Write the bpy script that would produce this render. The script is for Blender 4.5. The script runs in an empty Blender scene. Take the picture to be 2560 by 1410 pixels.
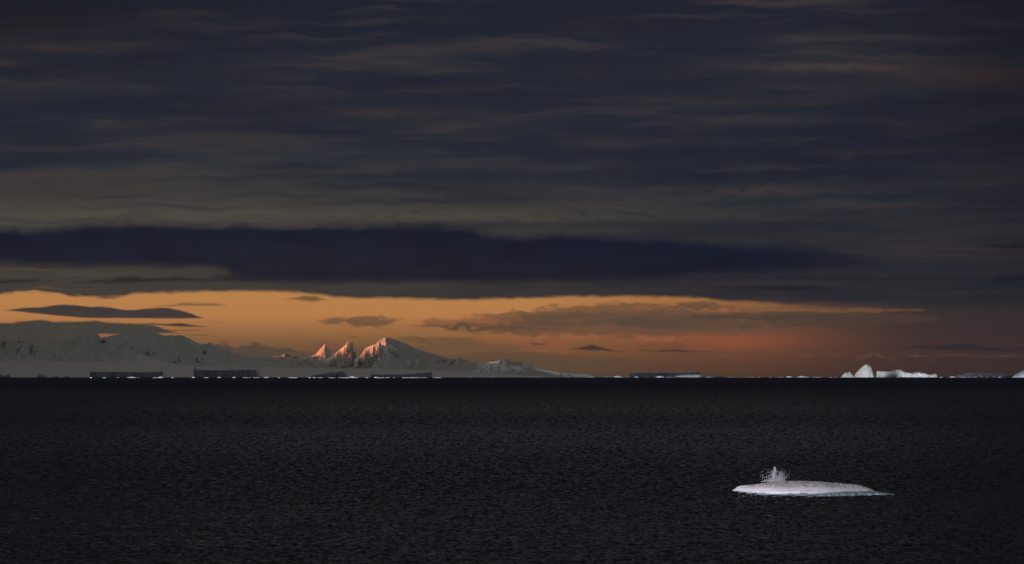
import bpy, math, random
import numpy as np
from mathutils import Vector, Matrix

C = bpy.context.scene.collection
sc = bpy.context.scene
random.seed(7)
R_EARTH = 6.371e6
K = 2 * 0.17635 / 2560.0            # tangent per photograph pixel
EYE_Y = 927.5                       # photograph row of eye level
CAM_H = 15.0

# ------------------------------------------------------------------ camera
PITCH = math.atan((EYE_Y - 705) * K)
cam = bpy.data.cameras.new('camera')
cam.sensor_width = 36.0
cam.lens = 18.0 / 0.17635
cam.clip_start = 1.0
cam.clip_end = 6.0e5
cam_ob = bpy.data.objects.new('camera', cam)
cam_ob.location = (0, 0, CAM_H)
cam_ob.rotation_euler = (math.pi / 2 + PITCH, 0, 0)
C.objects.link(cam_ob)
sc.camera = cam_ob

# ------------------------------------------------------------------ exposure
sc.view_settings.view_transform = 'Standard'
sc.view_settings.look = 'None'
EXPO = 1.3                          # a dusk exposure
sc.view_settings.exposure = EXPO
sc.view_settings.gamma = 1.0
sc.cycles.use_denoising = True
sc.cycles.volume_bounces = 0
sc.cycles.use_light_tree = False
sc.cycles.max_bounces = 6

# ------------------------------------------------------------------ sun: just under the horizon of the
# camera, so that only the high summits stand above the shadow of the earth
SUN_EL, SUN_AZ = -0.665, -108.0       # degrees; azimuth from the view axis, negative is left
SUN_STRENGTH = 5.0
sun = bpy.data.lights.new('sun', 'SUN')
sun.energy = SUN_STRENGTH
sun.color = (1.0, 0.235, 0.07)
sun.angle = math.radians(0.12)
sun_ob = bpy.data.objects.new('sun', sun)
_e, _a = math.radians(SUN_EL), math.radians(SUN_AZ)
S_DIR = Vector((math.cos(_e) * math.sin(_a), math.cos(_e) * math.cos(_a), math.sin(_e)))
sun_ob.rotation_euler = S_DIR.to_track_quat('Z', 'Y').to_euler()
sun_ob.location = (-200, -50, 60)
C.objects.link(sun_ob)

# ------------------------------------------------------------------ world: evening sky with a streaky cloud deck
def s2l(c):
    c = c / 255.0
    return c / 12.92 if c <= 0.04045 else ((c + 0.055) / 1.055) ** 2.4
def rgb(r, g, b, k=1.0):
    return (s2l(r) * k, s2l(g) * k, s2l(b) * k, 1.0)

class G:
    """tiny expression helper on a node tree"""
    def __init__(self, nt):
        self.nt = nt
    def n(self, t):
        return self.nt.nodes.new(t)
    def put(self, sock, v):
        if isinstance(v, bpy.types.NodeSocket):
            self.nt.links.new(v, sock)
        elif v is not None:
            sock.default_value = v
    def m(self, op, a, b=None, c=None, clamp=False):
        x = self.n('ShaderNodeMath'); x.operation = op; x.use_clamp = clamp
        self.put(x.inputs[0], a); self.put(x.inputs[1], b); self.put(x.inputs[2], c)
        return x.outputs[0]
    def add(self, a, b): return self.m('ADD', a, b)
    def sub(self, a, b): return self.m('SUBTRACT', a, b)
    def mul(self, a, b): return self.m('MULTIPLY', a, b)
    def div(self, a, b): return self.m('DIVIDE', a, b)
    def mn(self, a, b): return self.m('MINIMUM', a, b)
    def mx(self, a, b): return self.m('MAXIMUM', a, b)
    def ss(self, lo, hi, x):
        """smoothstep, lo may exceed hi"""
        r = self.n('ShaderNodeMapRange'); r.interpolation_type = 'SMOOTHSTEP'
        self.put(r.inputs[0], x)
        if lo <= hi:
            r.inputs[1].default_value, r.inputs[2].default_value = lo, hi
            r.inputs[3].default_value, r.inputs[4].default_value = 0, 1
        else:
            r.inputs[1].default_value, r.inputs[2].default_value = hi, lo
            r.inputs[3].default_value, r.inputs[4].default_value = 1, 0
        return r.outputs[0]
    def mix(self, f, a, b):
        x = self.n('ShaderNodeMix'); x.data_type = 'RGBA'
        self.put(x.inputs[0], f); self.put(x.inputs[6], a); self.put(x.inputs[7], b)
        return x.outputs[2]
    def cadd(self, a, b, f=1.0):
        x = self.n('ShaderNodeMix'); x.data_type = 'RGBA'; x.blend_type = 'ADD'
        self.put(x.inputs[0], f); self.put(x.inputs[6], a); self.put(x.inputs[7], b)
        return x.outputs[2]
    def cmul(self, col, f):
        x = self.n('ShaderNodeVectorMath'); x.operation = 'SCALE'
        self.put(x.inputs[0], col); self.put(x.inputs[3], f)
        return x.outputs[0]
    def xyz(self, x, y, z=0.0):
        c = self.n('ShaderNodeCombineXYZ')
        self.put(c.inputs[0], x); self.put(c.inputs[1], y); self.put(c.inputs[2], z)
        return c.outputs[0]
    def noise(self, vec, scale=1.0, detail=4, rough=0.5, dist=0.0, color=False):
        x = self.n('ShaderNodeTexNoise'); x.noise_dimensions = '3D'
        self.put(x.inputs['Vector'], vec)
        x.inputs['Scale'].default_value = scale; x.inputs['Detail'].default_value = detail
        x.inputs['Roughness'].default_value = rough; x.inputs['Distortion'].default_value = dist
        return x.outputs['Color' if color else 'Fac']
    def ramp(self, f, stops):
        x = self.n('ShaderNodeValToRGB'); el = x.color_ramp.elements
        while len(el) < len(stops): el.new(0.5)
        for e, (p, c) in zip(el, stops):
            e.position = p; e.color = c
        self.put(x.inputs[0], f)
        return x.outputs[0]
    def curve(self, f, pts):
        x = self.n('ShaderNodeFloatCurve'); mp = x.mapping; cv = mp.curves[0]
        while len(cv.points) < len(pts): cv.points.new(0.5, 0.5)
        for p, (a, b) in zip(cv.points, pts):
            p.location = (a, b); p.handle_type = 'AUTO_CLAMPED'
        mp.update()
        x.inputs[0].default_value = 1.0
        self.put(x.inputs[1], f)
        return x.outputs[0]

w = bpy.data.worlds.new('World')
sc.world = w
w.use_nodes = True
nt = w.node_tree
nt.nodes.clear()
g = G(nt)
tc = g.n('ShaderNodeTexCoord')
sep = g.n('ShaderNodeSeparateXYZ'); nt.links.new(tc.outputs['Generated'], sep.inputs[0])
DX, DY, DZ = sep.outputs
# sky map: a flat chart of the sky touching it ahead of the camera, in units of 1/2560 of 20 degrees
cp, sp = math.cos(PITCH), math.sin(PITCH)
f_ = g.add(g.mul(DY, cp), g.mul(DZ, sp))
f_c = g.mx(f_, 0.08)
u_ = g.div(DX, f_c)
v_ = g.div(g.sub(g.mul(DZ, cp), g.mul(DY, sp)), f_c)
XP = g.add(g.div(u_, K), 1280.0)
YP = g.sub(705.0, g.div(v_, K))
XN = g.div(g.add(XP, 300.0), 3200.0)

def prof(pts):
    """a curve along the sky, points in chart units"""
    pts = sorted(pts)
    if pts[0][0] > -300: pts = [(-300, pts[0][1])] + pts
    if pts[-1][0] < 2900: pts = pts + [(2900, pts[-1][1])]
    return g.mul(g.curve(XN, [((x + 300) / 3200, y / 1000) for x, y in pts]), 1000.0)

n_fine = g.noise(g.xyz(g.div(XP, 46.0), g.div(YP, 17.0), 3.1), 1.0, 4, 0.55)
n_mid = g.noise(g.xyz(g.div(XP, 150.0), g.div(YP, 42.0), 8.7), 1.0, 4, 0.55)
n_puff = g.noise(g.xyz(g.div(XP, 44.0), g.div(YP, 24.0), 31.0), 1.0, 6, 0.6)
n_long = g.noise(g.xyz(g.div(g.add(XP, g.mul(YP, 0.6)), 620.0), g.div(g.add(YP, g.mul(g.sub(n_mid, 0.5), 40.0)), 50.0), 1.7), 1.0, 3, 0.5)
n_big = g.noise(g.xyz(g.div(XP, 900.0), g.div(YP, 120.0), 5.3), 1.0, 3, 0.5)
n_bil = g.noise(g.xyz(g.div(XP, 105.0), g.div(YP, 70.0), 21.0), 1.0, 3, 0.5)
YW = g.add(YP, g.mul(g.sub(n_fine, 0.5), 11.0))        # slightly ragged row

# clear sky: orange band fading to dull red and mauve on the right
rp = g.div(g.sub(YP, 680.0), 270.0)
def rs(*st): return [((y - 680.0) / 270.0, rgb(*c)) for y, c in st]
clear_a = g.ramp(rp, rs((700, (218, 154, 86)), (745, (216, 151, 88)), (790, (213, 144, 86)), (825, (180, 124, 77)),
                        (865, (136, 100, 66)), (905, (116, 90, 66)), (943, (100, 82, 64))))
clear_b = g.ramp(rp, rs((740, (198, 134, 72)), (775, (150, 104, 69)), (810, (128, 88, 62)), (850, (140, 86, 62)), (890, (118, 76, 56)), (943, (92, 68, 54))))
clear_c = g.ramp(rp, rs((760, (60, 52, 53)), (820, (70, 56, 54)), (880, (80, 58, 54)), (943, (70, 53, 52))))
col = g.mix(g.ss(1250, 1850, XP), clear_a, clear_b)
col = g.mix(g.ss(1780, 2330, XP), col, clear_c)
col = g.mix(g.mul(g.ss(2250, 2620, XP), 0.5), col, rgb(52, 46, 50))

def blob(cx, cy, rx, ry):
    a = g.div(g.sub(XP, cx), rx); b = g.div(g.sub(YP, cy), ry)
    r2 = g.add(g.mul(a, a), g.mul(b, b))
    return g.m('POWER', 2.718, g.mul(r2, -1.0))

# rosy lit veil
pink = g.mul(g.mx(g.mx(blob(1770, 853, 190, 26), g.mul(blob(1400, 862, 230, 30), 0.75)), g.mul(blob(1250, 860, 70, 14), .6)), g.ss(0.25, 0.62, n_mid))
col = g.mix(g.mul(pink, 0.65), col, rgb(176, 98, 64))

# scrappy broken clouds in the orange band
def scrap(cx, cy, rx, ry, colr, thr=0.5, op=0.9, soft=0.12):
    global col
    mk = g.ss(thr, thr + soft, g.mul(g.add(g.mul(n_fine, 0.45), g.mul(n_mid, 0.65)), g.m('POWER', blob(cx, cy, rx, ry), 0.5)))
    col = g.mix(g.mul(mk, op), col, colr)
scrap(910, 803, 125, 17, rgb(120, 93, 69), 0.38, 0.8, 0.12)
scrap(1220, 812, 220, 22, rgb(150, 100, 70), 0.36, 0.8)
scrap(1640, 785, 380, 32, rgb(128, 92, 68), 0.33, 0.85)
scrap(1560, 822, 480, 24, rgb(114, 86, 66), 0.34, 0.8)
scrap(1090, 852, 150, 13, rgb(128, 96, 68), 0.37, 0.75)
scrap(1160, 872, 170, 16, rgb(122, 92, 68), 0.34, 0.7)
scrap(1300, 905, 280, 24, rgb(104, 82, 62), 0.32, 0.7)
scrap(2100, 800, 330, 26, rgb(88, 68, 60), 0.36, 0.7)
scrap(2010, 775, 300, 9, rgb(146, 102, 66), 0.32, 0.6)

def lens(top, bot, colr, soft=4.0, op=1.0, wob=0.6, puff=0.0):
    """a long flat cloud between two profiles"""
    global col
    x0, x1 = top[0][0], top[-1][0]
    top = [(x0 - 20, top[0][1] + 6)] + top + [(x1 + 20, top[-1][1] + 6)]
    bot = [(x0 - 20, bot[0][1] - 6)] + bot + [(x1 + 20, bot[-1][1] - 6)]
    yy = g.add(YP, g.mul(g.sub(YW, YP), wob))
    if puff: yy = g.add(yy, g.mul(g.sub(n_puff, 0.5), puff * 2.6))
    dd = g.mn(g.sub(yy, prof(top)), g.sub(prof(bot), yy))
    lit = g.cmul(colr[:3], g.add(0.72, g.mul(n_fine, 0.56)))
    col = g.mix(g.mul(g.ss(0.0, soft * 1.5, g.add(dd, g.mul(g.sub(n_fine, 0.5), soft * 1.2))), op), col, lit)

lens([(820, 806), (860, 798), (910, 794), (950, 796), (1000, 812)], [(820, 808), (860, 815), (910, 818), (950, 818), (1000, 818)], rgb(124, 94, 70), 8, 0.6, 1.0, 34)
for cx, cy, rx, ry, cc in ((1480, 800, 260, 16, (104, 84, 66)), (1760, 806, 260, 18, (96, 80, 66)), (1950, 790, 240, 12, (84, 70, 62)), (1350, 790, 160, 12, (112, 88, 66))):
    mk = g.ss(0.30, 0.42, g.mul(g.add(g.mul(n_puff, 0.7), g.mul(n_mid, 0.4)), g.m('POWER', blob(cx, cy, rx, ry), 0.5)))
    col = g.mix(g.mul(mk, 0.7), col, rgb(*cc))
for cx, cy, rx, ry in ((1215, 796, 70, 9), (1620, 772, 60, 8), (1800, 775, 90, 8), (1420, 842, 130, 9), (1600, 846, 140, 9)):
    mk = g.mul(g.ss(0.40, 0.62, n_puff), blob(cx, cy, rx, ry))
    col = g.mix(g.mul(mk, 0.8), col, rgb(186, 112, 74))
# grey bank behind the mountains and on their tops
lens([(440, 862), (500, 852), (540, 848), (600, 847), (650, 848), (700, 856), (740, 866), (790, 880)],
     [(440, 905), (500, 905), (540, 905), (600, 905), (650, 905), (700, 905), (740, 905), (790, 900)], rgb(158, 104, 76), 8, 0.55, 1.0, 26)
lens([(430, 868), (500, 860), (540, 856), (600, 855), (650, 857), (700, 864), (740, 873), (790, 884)],
     [(430, 905), (500, 905), (540, 905), (600, 905), (650, 905), (700, 905), (740, 905), (790, 900)], rgb(90, 80, 69), 8, 0.95, 1.0, 26)
lens([(740, 888), (770, 864), (795, 852), (830, 850), (855, 858), (885, 872), (910, 888)],
     [(740, 900), (770, 900), (795, 900), (830, 900), (855, 900), (885, 900), (910, 900)], rgb(138, 92, 72), 10, 0.9, 1.0, 20)
lens([(690, 888), (730, 874), (770, 872), (800, 874), (840, 868), (880, 872), (910, 868), (930, 880)],
     [(690, 905), (730, 905), (770, 905), (800, 905), (840, 905), (880, 905), (910, 905), (930, 900)], rgb(104, 84, 70), 8, 0.9, 1.0, 16)
lens([(-200, 806), (0, 803), (60, 800), (90, 797), (160, 801), (220, 798), (300, 803), (360, 806), (420, 822), (470, 838)],
     [(-200, 900), (0, 900), (60, 900), (90, 895), (160, 890), (220, 870), (250, 838), (300, 840), (360, 841), (420, 836), (470, 838)], rgb(72, 71, 66), 5, 1.0)
lens([(135, 818), (170, 815), (215, 813)], [(135, 820), (170, 820), (215, 816)], rgb(128, 98, 68), 3, 0.7)
# flat lens clouds on the left
lens([(5, 775), (60, 768), (110, 764), (150, 759), (200, 761), (240, 765), (270, 765), (300, 770), (350, 771), (400, 767), (440, 771), (480, 782), (518, 796)],
     [(5, 776), (60, 783), (110, 788), (150, 792), (200, 796), (240, 798), (270, 798), (300, 798), (350, 798), (400, 799), (440, 799), (480, 798), (518, 797)], rgb(67, 62, 63), 3.5)
lens([(345, 806), (400, 807), (440, 806), (480, 810), (532, 818)], [(345, 812), (400, 815), (440, 818), (480, 819), (532, 819)], rgb(69, 66, 62), 3)
lens([(385, 826), (430, 824), (480, 823), (530, 828)], [(385, 829), (430, 829), (480, 828), (530, 829)], rgb(74, 68, 62), 2.5)
lens([(460, 837), (490, 835), (535, 838)], [(460, 840), (490, 840), (535, 840)], rgb(82, 73, 64), 2.5)
lens([(515, 804), (535, 804), (560, 808)], [(515, 806), (535, 807), (560, 810)], rgb(110, 82, 62), 2.5, 0.8)
lens([(365, 767), (400, 760), (440, 756), (490, 753), (530, 755), (560, 760), (595, 766)],
     [(365, 768), (400, 769), (440, 769), (490, 768), (530, 768), (560, 768), (595, 767)], rgb(120, 88, 66), 6, 0.85)
lens([(700, 748), (730, 740), (770, 735), (800, 742), (828, 754)], [(700, 750), (730, 752), (770, 756), (800, 757), (828, 757)], rgb(112, 84, 62), 6, 0.85, 2.0)
lens([(1020, 818), (1080, 808), (1140, 806), (1220, 812), (1320, 815), (1400, 824), (1480, 828)],
     [(1020, 820), (1080, 823), (1140, 826), (1220, 829), (1320, 831), (1400, 832), (1480, 831)], rgb(98, 78, 62), 7, 0.92, 1.0, 22)
lens([(1090, 806), (1140, 795), (1200, 790), (1260, 796), (1300, 810)], [(1090, 808), (1140, 806), (1200, 806), (1260, 810), (1300, 812)], rgb(176, 108, 74), 8, 0.6, 1.0, 20)
lens([(1380, 790), (1440, 778), (1520, 770), (1600, 772), (1680, 774), (1760, 782)], [(1380, 792), (1440, 796), (1520, 796), (1600, 798), (1680, 800), (1760, 796)], rgb(112, 86, 66), 8, 0.85, 1.0, 30)
lens([(1600, 766), (1660, 760), (1740, 758), (1800, 764), (1900, 770)], [(1600, 768), (1660, 770), (1740, 774), (1800, 776), (1900, 774)], rgb(96, 78, 64), 7, 0.8, 1.0, 22)
lens([(1220, 782), (1280, 775), (1330, 778), (1400, 786)], [(1220, 784), (1280, 788), (1330, 790), (1400, 790)], rgb(124, 94, 68), 6, 0.8, 1.0, 24)
lens([(985, 850), (1040, 842), (1100, 846), (1180, 852)], [(985, 852), (1040, 856), (1100, 860), (1180, 858)], rgb(112, 88, 66), 6, 0.75, 1.0, 22)
lens([(860, 848), (885, 839), (910, 848)], [(860, 850), (885, 848), (910, 850)], rgb(104, 82, 64), 5, 0.8, 1.0, 8)
lens([(1420, 873), (1450, 865), (1475, 861), (1500, 865), (1530, 872), (1568, 880)],
     [(1420, 875), (1450, 876), (1475, 878), (1500, 879), (1530, 881), (1568, 882)], rgb(72, 58, 54), 4)
lens([(1585, 877), (1605, 871), (1630, 874), (1650, 871), (1690, 871), (1740, 875), (1790, 876), (1850, 883)],
     [(1585, 879), (1605, 879), (1630, 880), (1650, 882), (1690, 882), (1740, 883), (1790, 883), (1850, 885)], rgb(70, 56, 53), 4, 1.0)
lens([(1318, 858), (1345, 856), (1372, 859)], [(1318, 861), (1345, 868), (1372, 863)], rgb(96, 76, 62), 4, 0.8, 1.5)
lens([(2150, 866), (2260, 861), (2300, 857), (2340, 860), (2375, 856), (2430, 858), (2480, 863), (2540, 867), (2700, 872)],
     [(2150, 867), (2260, 872), (2300, 876), (2340, 879), (2375, 880), (2430, 881), (2480, 882), (2540, 882), (2700, 880)], rgb(46, 46, 53), 8, 0.95, 1.5)

# the streaky deck above
dk = g.div(g.add(YP, 400.0), 1200.0)
def ds(*st): return [((y + 400.0) / 1200.0, rgb(*c)) for y, c in st]
deck_l = g.ramp(dk, ds((-380, (72, 67, 70)), (0, (28, 33, 46)), (140, (37, 42, 54)), (300, (38, 45, 58)), (420, (47, 53, 60)), (480, (62, 62, 61)), (530, (84, 81, 72)), (600, (72, 72, 68)), (680, (80, 76, 68)), (760, (66, 64, 61))))
deck_r = g.ramp(dk, ds((-380, (70, 66, 70)), (0, (29, 33, 47)), (140, (40, 43, 54)), (300, (34, 42, 56)), (420, (35, 43, 57)), (540, (49, 53, 58)), (640, (48, 50, 56)), (760, (46, 50, 57))))
deck = g.mix(g.ss(500, 1900, XP), deck_l, deck_r)
low = g.ss(640, 420, YP)
deck = g.mix(g.mul(g.mul(g.ss(0.56, 0.30, n_long), 0.75), g.add(g.mul(low, .6), .4)), deck, rgb(27, 34, 48))
deck = g.mix(g.mul(g.mul(g.ss(0.48, 0.72, n_long), g.ss(0.25, 0.5, n_big)), 0.62), deck, rgb(70, 62, 60))
n_band = g.noise(g.xyz(g.div(g.add(XP, g.mul(YP, 1.5)), 430.0), g.div(g.add(YP, g.mul(g.sub(n_mid, 0.5), 60.0)), 27.0), 41.0), 1.0, 2, 0.5)
deck = g.mix(g.mul(g.ss(0.52, 0.30, n_band), 0.4), deck, rgb(30, 36, 50))
deck = g.mix(g.mul(g.ss(0.5, 0.74, n_band), 0.38), deck, rgb(74, 66, 64))
deck = g.mix(g.mul(g.ss(0.55, 0.30, n_big), 0.35), deck, rgb(29, 33, 46))
for (cx, cy, rx, ry, cc, op) in ((2150, 168, 200, 12, (74, 62, 61), .9), (2480, 195, 140, 22, (72, 54, 54), .8), (950, 283, 150, 14, (68, 58, 57), .6), (60, 60, 260, 22, (50, 38, 44), .7),
                                 (1900, 478, 190, 13, (72, 64, 60), .7), (1130, 536, 520, 14, (84, 79, 71), .55), (1330, 548, 300, 8, (88, 80, 70), .4), (500, 350, 260, 14, (58, 52, 56), .5), (1780, 255, 260, 12, (62, 54, 56), .6), (1900, 300, 240, 9, (60, 53, 56), .5),
                                 (1400, 385, 260, 12, (28, 35, 49), .8), (1720, 205, 260, 17, (30, 37, 51), .8), (1550, 330, 380, 17, (29, 35, 49), .7), (2250, 350, 420, 26, (31, 37, 50), .7), (1080, 440, 260, 16, (32, 40, 53), .7), (2000, 452, 300, 9, (32, 37, 49), .6),
                                 (300, 165, 330, 16, (31, 36, 49), .6), (1600, 65, 330, 22, (31, 34, 46), .6), (870, 245, 260, 18, (33, 39, 52), .6), (1300, 270, 200, 14, (34, 41, 53), .5)):
    deck = g.mix(g.mul(g.mul(blob(cx, cy, rx, ry), g.ss(0.25, 0.55, n_fine)), op), deck, rgb(*cc))
# outer corners painted darker, partly lens vignetting, partly heavier cloud
corner = g.mx(g.mul(g.ss(900, -100, XP), g.ss(420, -120, YP)), g.mul(g.ss(1900, 2700, XP), g.ss(820, 200, YP)))
deck = g.mix(g.mul(corner, 0.62), deck, rgb(19, 19, 30))
deck = g.mix(g.mul(g.ss(2250, 2620, XP), 0.4), deck, rgb(24, 26, 38))
edge = prof([(-300, 742), (0, 738), (100, 732), (200, 744), (300, 738), (400, 731), (520, 730), (640, 728), (780, 735), (850, 744), (1000, 746), (1150, 750), (1300, 746), (1500, 742), (1650, 743), (1750, 745), (1800, 752), (1900, 757), (2000, 763), (2200, 768), (2600, 766)])
yd = g.add(YW, g.mul(g.mul(g.sub(n_mid, 0.5), 55.0), g.ss(700, 100, XP)))
softr = g.ss(1750, 2300, XP)
dmask = g.mix(softr, g.ss(6.0, -7.0, g.sub(yd, edge)), g.ss(16.0, -22.0, g.sub(yd, edge)))
col = g.mix(dmask, col, deck)
lens([(230, 318), (330, 302), (430, 295), (560, 292), (680, 293), (760, 302), (860, 312), (960, 313), (1040, 322)],
     [(230, 322), (330, 328), (430, 334), (560, 338), (680, 342), (760, 345), (860, 342), (960, 336), (1040, 326)], rgb(29, 35, 49), 16, 0.75, 2.0)
lens([(820, 438), (900, 430), (1000, 428), (1100, 433), (1200, 441), (1320, 455)], [(820, 442), (900, 448), (1000, 455), (1100, 462), (1200, 468), (1320, 462)], rgb(31, 39, 53), 14, 0.6, 2.0)
# warm slit between the deck and the dark band on the left
lens([(-100, 720), (40, 716), (120, 714), (200, 718), (260, 724)], [(-100, 724), (40, 722), (120, 724), (200, 726), (260, 727)], rgb(140, 104, 68), 5, 0.55, 2.0)
lens([(-100, 668), (40, 669), (130, 670), (230, 674)], [(-100, 676), (40, 678), (130, 678), (230, 677)], rgb(120, 96, 68), 5, 0.6, 2.0)
lens([(330, 708), (380, 692), (440, 688), (500, 690), (560, 684), (640, 680)], [(330, 710), (380, 711), (440, 706), (500, 705), (560, 709), (640, 712)], rgb(26, 30, 44), 10, 0.9, 1.0, 14)
lens([(290, 702), (330, 689), (360, 690), (380, 702)], [(290, 704), (330, 712), (360, 711), (380, 704)], rgb(34, 36, 46), 9, 0.8, 1.0, 10)
# dark bank
wb = g.add(YP, g.mul(g.sub(n_bil, 0.5), 18.0))
wb = g.add(wb, g.mul(g.sub(n_puff, 0.5), 30.0))
btop = prof([(-300, 570), (0, 568), (100, 572), (200, 561), (250, 556), (350, 557), (420, 556), (500, 562), (600, 558), (700, 565), (850, 560), (1000, 560), (1150, 566), (1200, 576), (1300, 589), (1400, 582), (1500, 588), (1650, 591), (1750, 601), (1900, 612), (2050, 619), (2150, 634), (2330, 664)])
bbot = prof([(-300, 660), (0, 662), (200, 666), (400, 668), (540, 672), (620, 703), (800, 710), (1000, 708), (1250, 709), (1400, 705), (1600, 703), (1750, 691), (1900, 686), (2050, 678), (2150, 670), (2330, 650)])
bm = g.mul(g.ss(-10.0, 20.0, g.sub(wb, btop)), g.ss(-12.0, 20.0, g.sub(bbot, g.add(YW, g.mul(g.sub(n_mid, .5), 10.0)))))
bcol = g.mix(g.ss(0.35, 0.7, n_mid), rgb(2, 19, 41), rgb(6, 26, 48))
bm = g.mul(bm, g.add(0.15, g.mul(0.85, g.ss(2480, 1850, XP))))
col = g.mix(g.mul(bm, 0.97), col, bcol)
for tp, bt, cc, so in (([(-150, 696), (30, 693), (90, 693), (160, 700)], [(-150, 712), (30, 713), (90, 710), (160, 702)], (42, 40, 45), 7),
                       ([(170, 705), (240, 696), (350, 690), (440, 690), (540, 694), (640, 690)], [(170, 708), (240, 712), (350, 709), (440, 706), (540, 708), (640, 708)], (36, 34, 42), 7),
                       ([(1750, 716), (1850, 711), (1960, 710), (2060, 713), (2110, 722)], [(1750, 722), (1850, 729), (1960, 732), (2060, 731), (2110, 725)], (26, 27, 38), 9),
                       ([(2440, 612), (2520, 604), (2700, 602)], [(2440, 616), (2520, 626), (2700, 628)], (26, 26, 38), 8),
                       ([(2440, 694), (2520, 684), (2700, 680)], [(2440, 698), (2520, 706), (2700, 710)], (26, 26, 38), 8)):
    lens(tp, bt, rgb(*cc), so, 0.95, 1.5)

# rest of the sky, outside the chart: cloud overhead, the after-glow of the sun low behind on the left
el = g.m('ARCSINE', DZ)
general = g.mix(g.ss(0.1, 1.2, el), (0.116, 0.104, 0.110, 1), (0.118, 0.113, 0.091, 1))
general = g.mix(g.mul(g.ss(0.25, 0.6, DY), g.ss(0.30, 0.75, el)), general, (0.052, 0.058, 0.088, 1))
n_gen = g.noise(tc.outputs['Generated'], 3.0, 4, 0.55)
general = g.mix(g.mul(g.ss(0.4, 0.65, n_gen), 0.4), general, (0.05, 0.05, 0.06, 1))
col = g.mix(g.ss(0.93, 0.80, f_), col, general)
GLOW_AZ, GLOW_EL, GLOW_SIG, GLOW_L = -150.0, 3.4, 2.4, 315.0
ga, ge = math.radians(GLOW_AZ), math.radians(GLOW_EL)
gd = (math.cos(ge) * math.sin(ga), math.cos(ge) * math.cos(ga), math.sin(ge))
dot = g.add(g.add(g.mul(DX, gd[0]), g.mul(DY, gd[1])), g.mul(DZ, gd[2]))
gk = 1.0 / math.radians(GLOW_SIG) ** 2
glow = g.m('POWER', 2.718, g.mul(g.sub(dot, 1.0), gk))
col = g.cadd(col, g.cmul((0.97, 0.92, 1.06), g.mul(glow, GLOW_L)))
sky = g.n('ShaderNodeTexSky'); sky.sky_type = 'NISHITA'; sky.sun_disc = False
sky.sun_elevation = math.radians(SUN_EL); sky.sun_rotation = math.radians(SUN_AZ)
sky.altitude = 10; sky.air_density = 1.0; sky.dust_density = 1.0
bg_sky = g.n('ShaderNodeBackground'); nt.links.new(sky.outputs[0], bg_sky.inputs[0]); bg_sky.inputs[1].default_value = 0.05
bg_cl = g.n('ShaderNodeBackground'); nt.links.new(col, bg_cl.inputs[0]); bg_cl.inputs[1].default_value = 2.0 ** -EXPO
# clouds cover nearly the whole of the clear sky
ms = g.n('ShaderNodeMixShader'); ms.inputs[0].default_value = 0.97
nt.links.new(bg_sky.outputs[0], ms.inputs[1]); nt.links.new(bg_cl.outputs[0], ms.inputs[2])
wo = g.n('ShaderNodeOutputWorld'); nt.links.new(ms.outputs[0], wo.inputs[0])
w.cycles.sampling_method = 'MANUAL'
w.cycles.sample_map_resolution = 1024

# ------------------------------------------------------------------ helpers
def P(px, py, d):
    """point on the ray through a photograph pixel, d metres ahead"""
    u = (px - 1280) * K; v = (705 - py) * K
    y = cp - v * sp; z = sp + v * cp
    s = d / y
    return (u * s, d, CAM_H + z * s)
def curv(x, y):
    return -(x * x + y * y) / (2 * R_EARTH)

def _hash(ix, iy, iz, seed):
    h = (ix.astype(np.int64) * 374761393 + iy.astype(np.int64) * 668265263 + iz.astype(np.int64) * 2147483647 + seed * 144665) & 0xffffffff
    h = ((h ^ (h >> 13)) * 1274126177) & 0xffffffff
    h = ((h ^ (h >> 16)) * 2246822519) & 0xffffffff
    return ((h ^ (h >> 15)) & 0xffffff) / float(0xffffff) * 2 - 1
def vnoise(x, y, z=None, seed=0):
    x = np.asarray(x, float); y = np.asarray(y, float); z = np.zeros_like(x + y) if z is None else np.asarray(z, float)
    x, y, z = np.broadcast_arrays(x, y, z)
    ix, iy, iz = np.floor(x), np.floor(y), np.floor(z)
    fx, fy, fz = x - ix, y - iy, z - iz
    sx, sy, sz = [t * t * t * (t * (t * 6 - 15) + 10) for t in (fx, fy, fz)]
    out = 0
    for a in (0, 1):
        for b in (0, 1):
            for c in (0, 1):
                wgt = (sx if a else 1 - sx) * (sy if b else 1 - sy) * (sz if c else 1 - sz)
                out = out + wgt * _hash(ix + a, iy + b, iz + c, seed)
    return out
def fbm(x, y, z=None, oct=4, seed=0, gain=0.5):
    a, s, f = 1.0, 0, 1.0
    for i in range(oct):
        s = s + a * vnoise(np.asarray(x) * f, np.asarray(y) * f, None if z is None else np.asarray(z) * f, seed + i)
        a *= gain; f *= 2.03
    return s
def ridged(x, y, oct=4, seed=0, gain=0.5):
    a, s, f, t = 1.0, 0, 1.0, 0
    for i in range(oct):
        s = s + a * (1 - np.abs(vnoise(np.asarray(x) * f, np.asarray(y) * f, None, seed + i)) * 1.6)
        t += a; a *= gain; f *= 2.03
    return s / t

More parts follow.
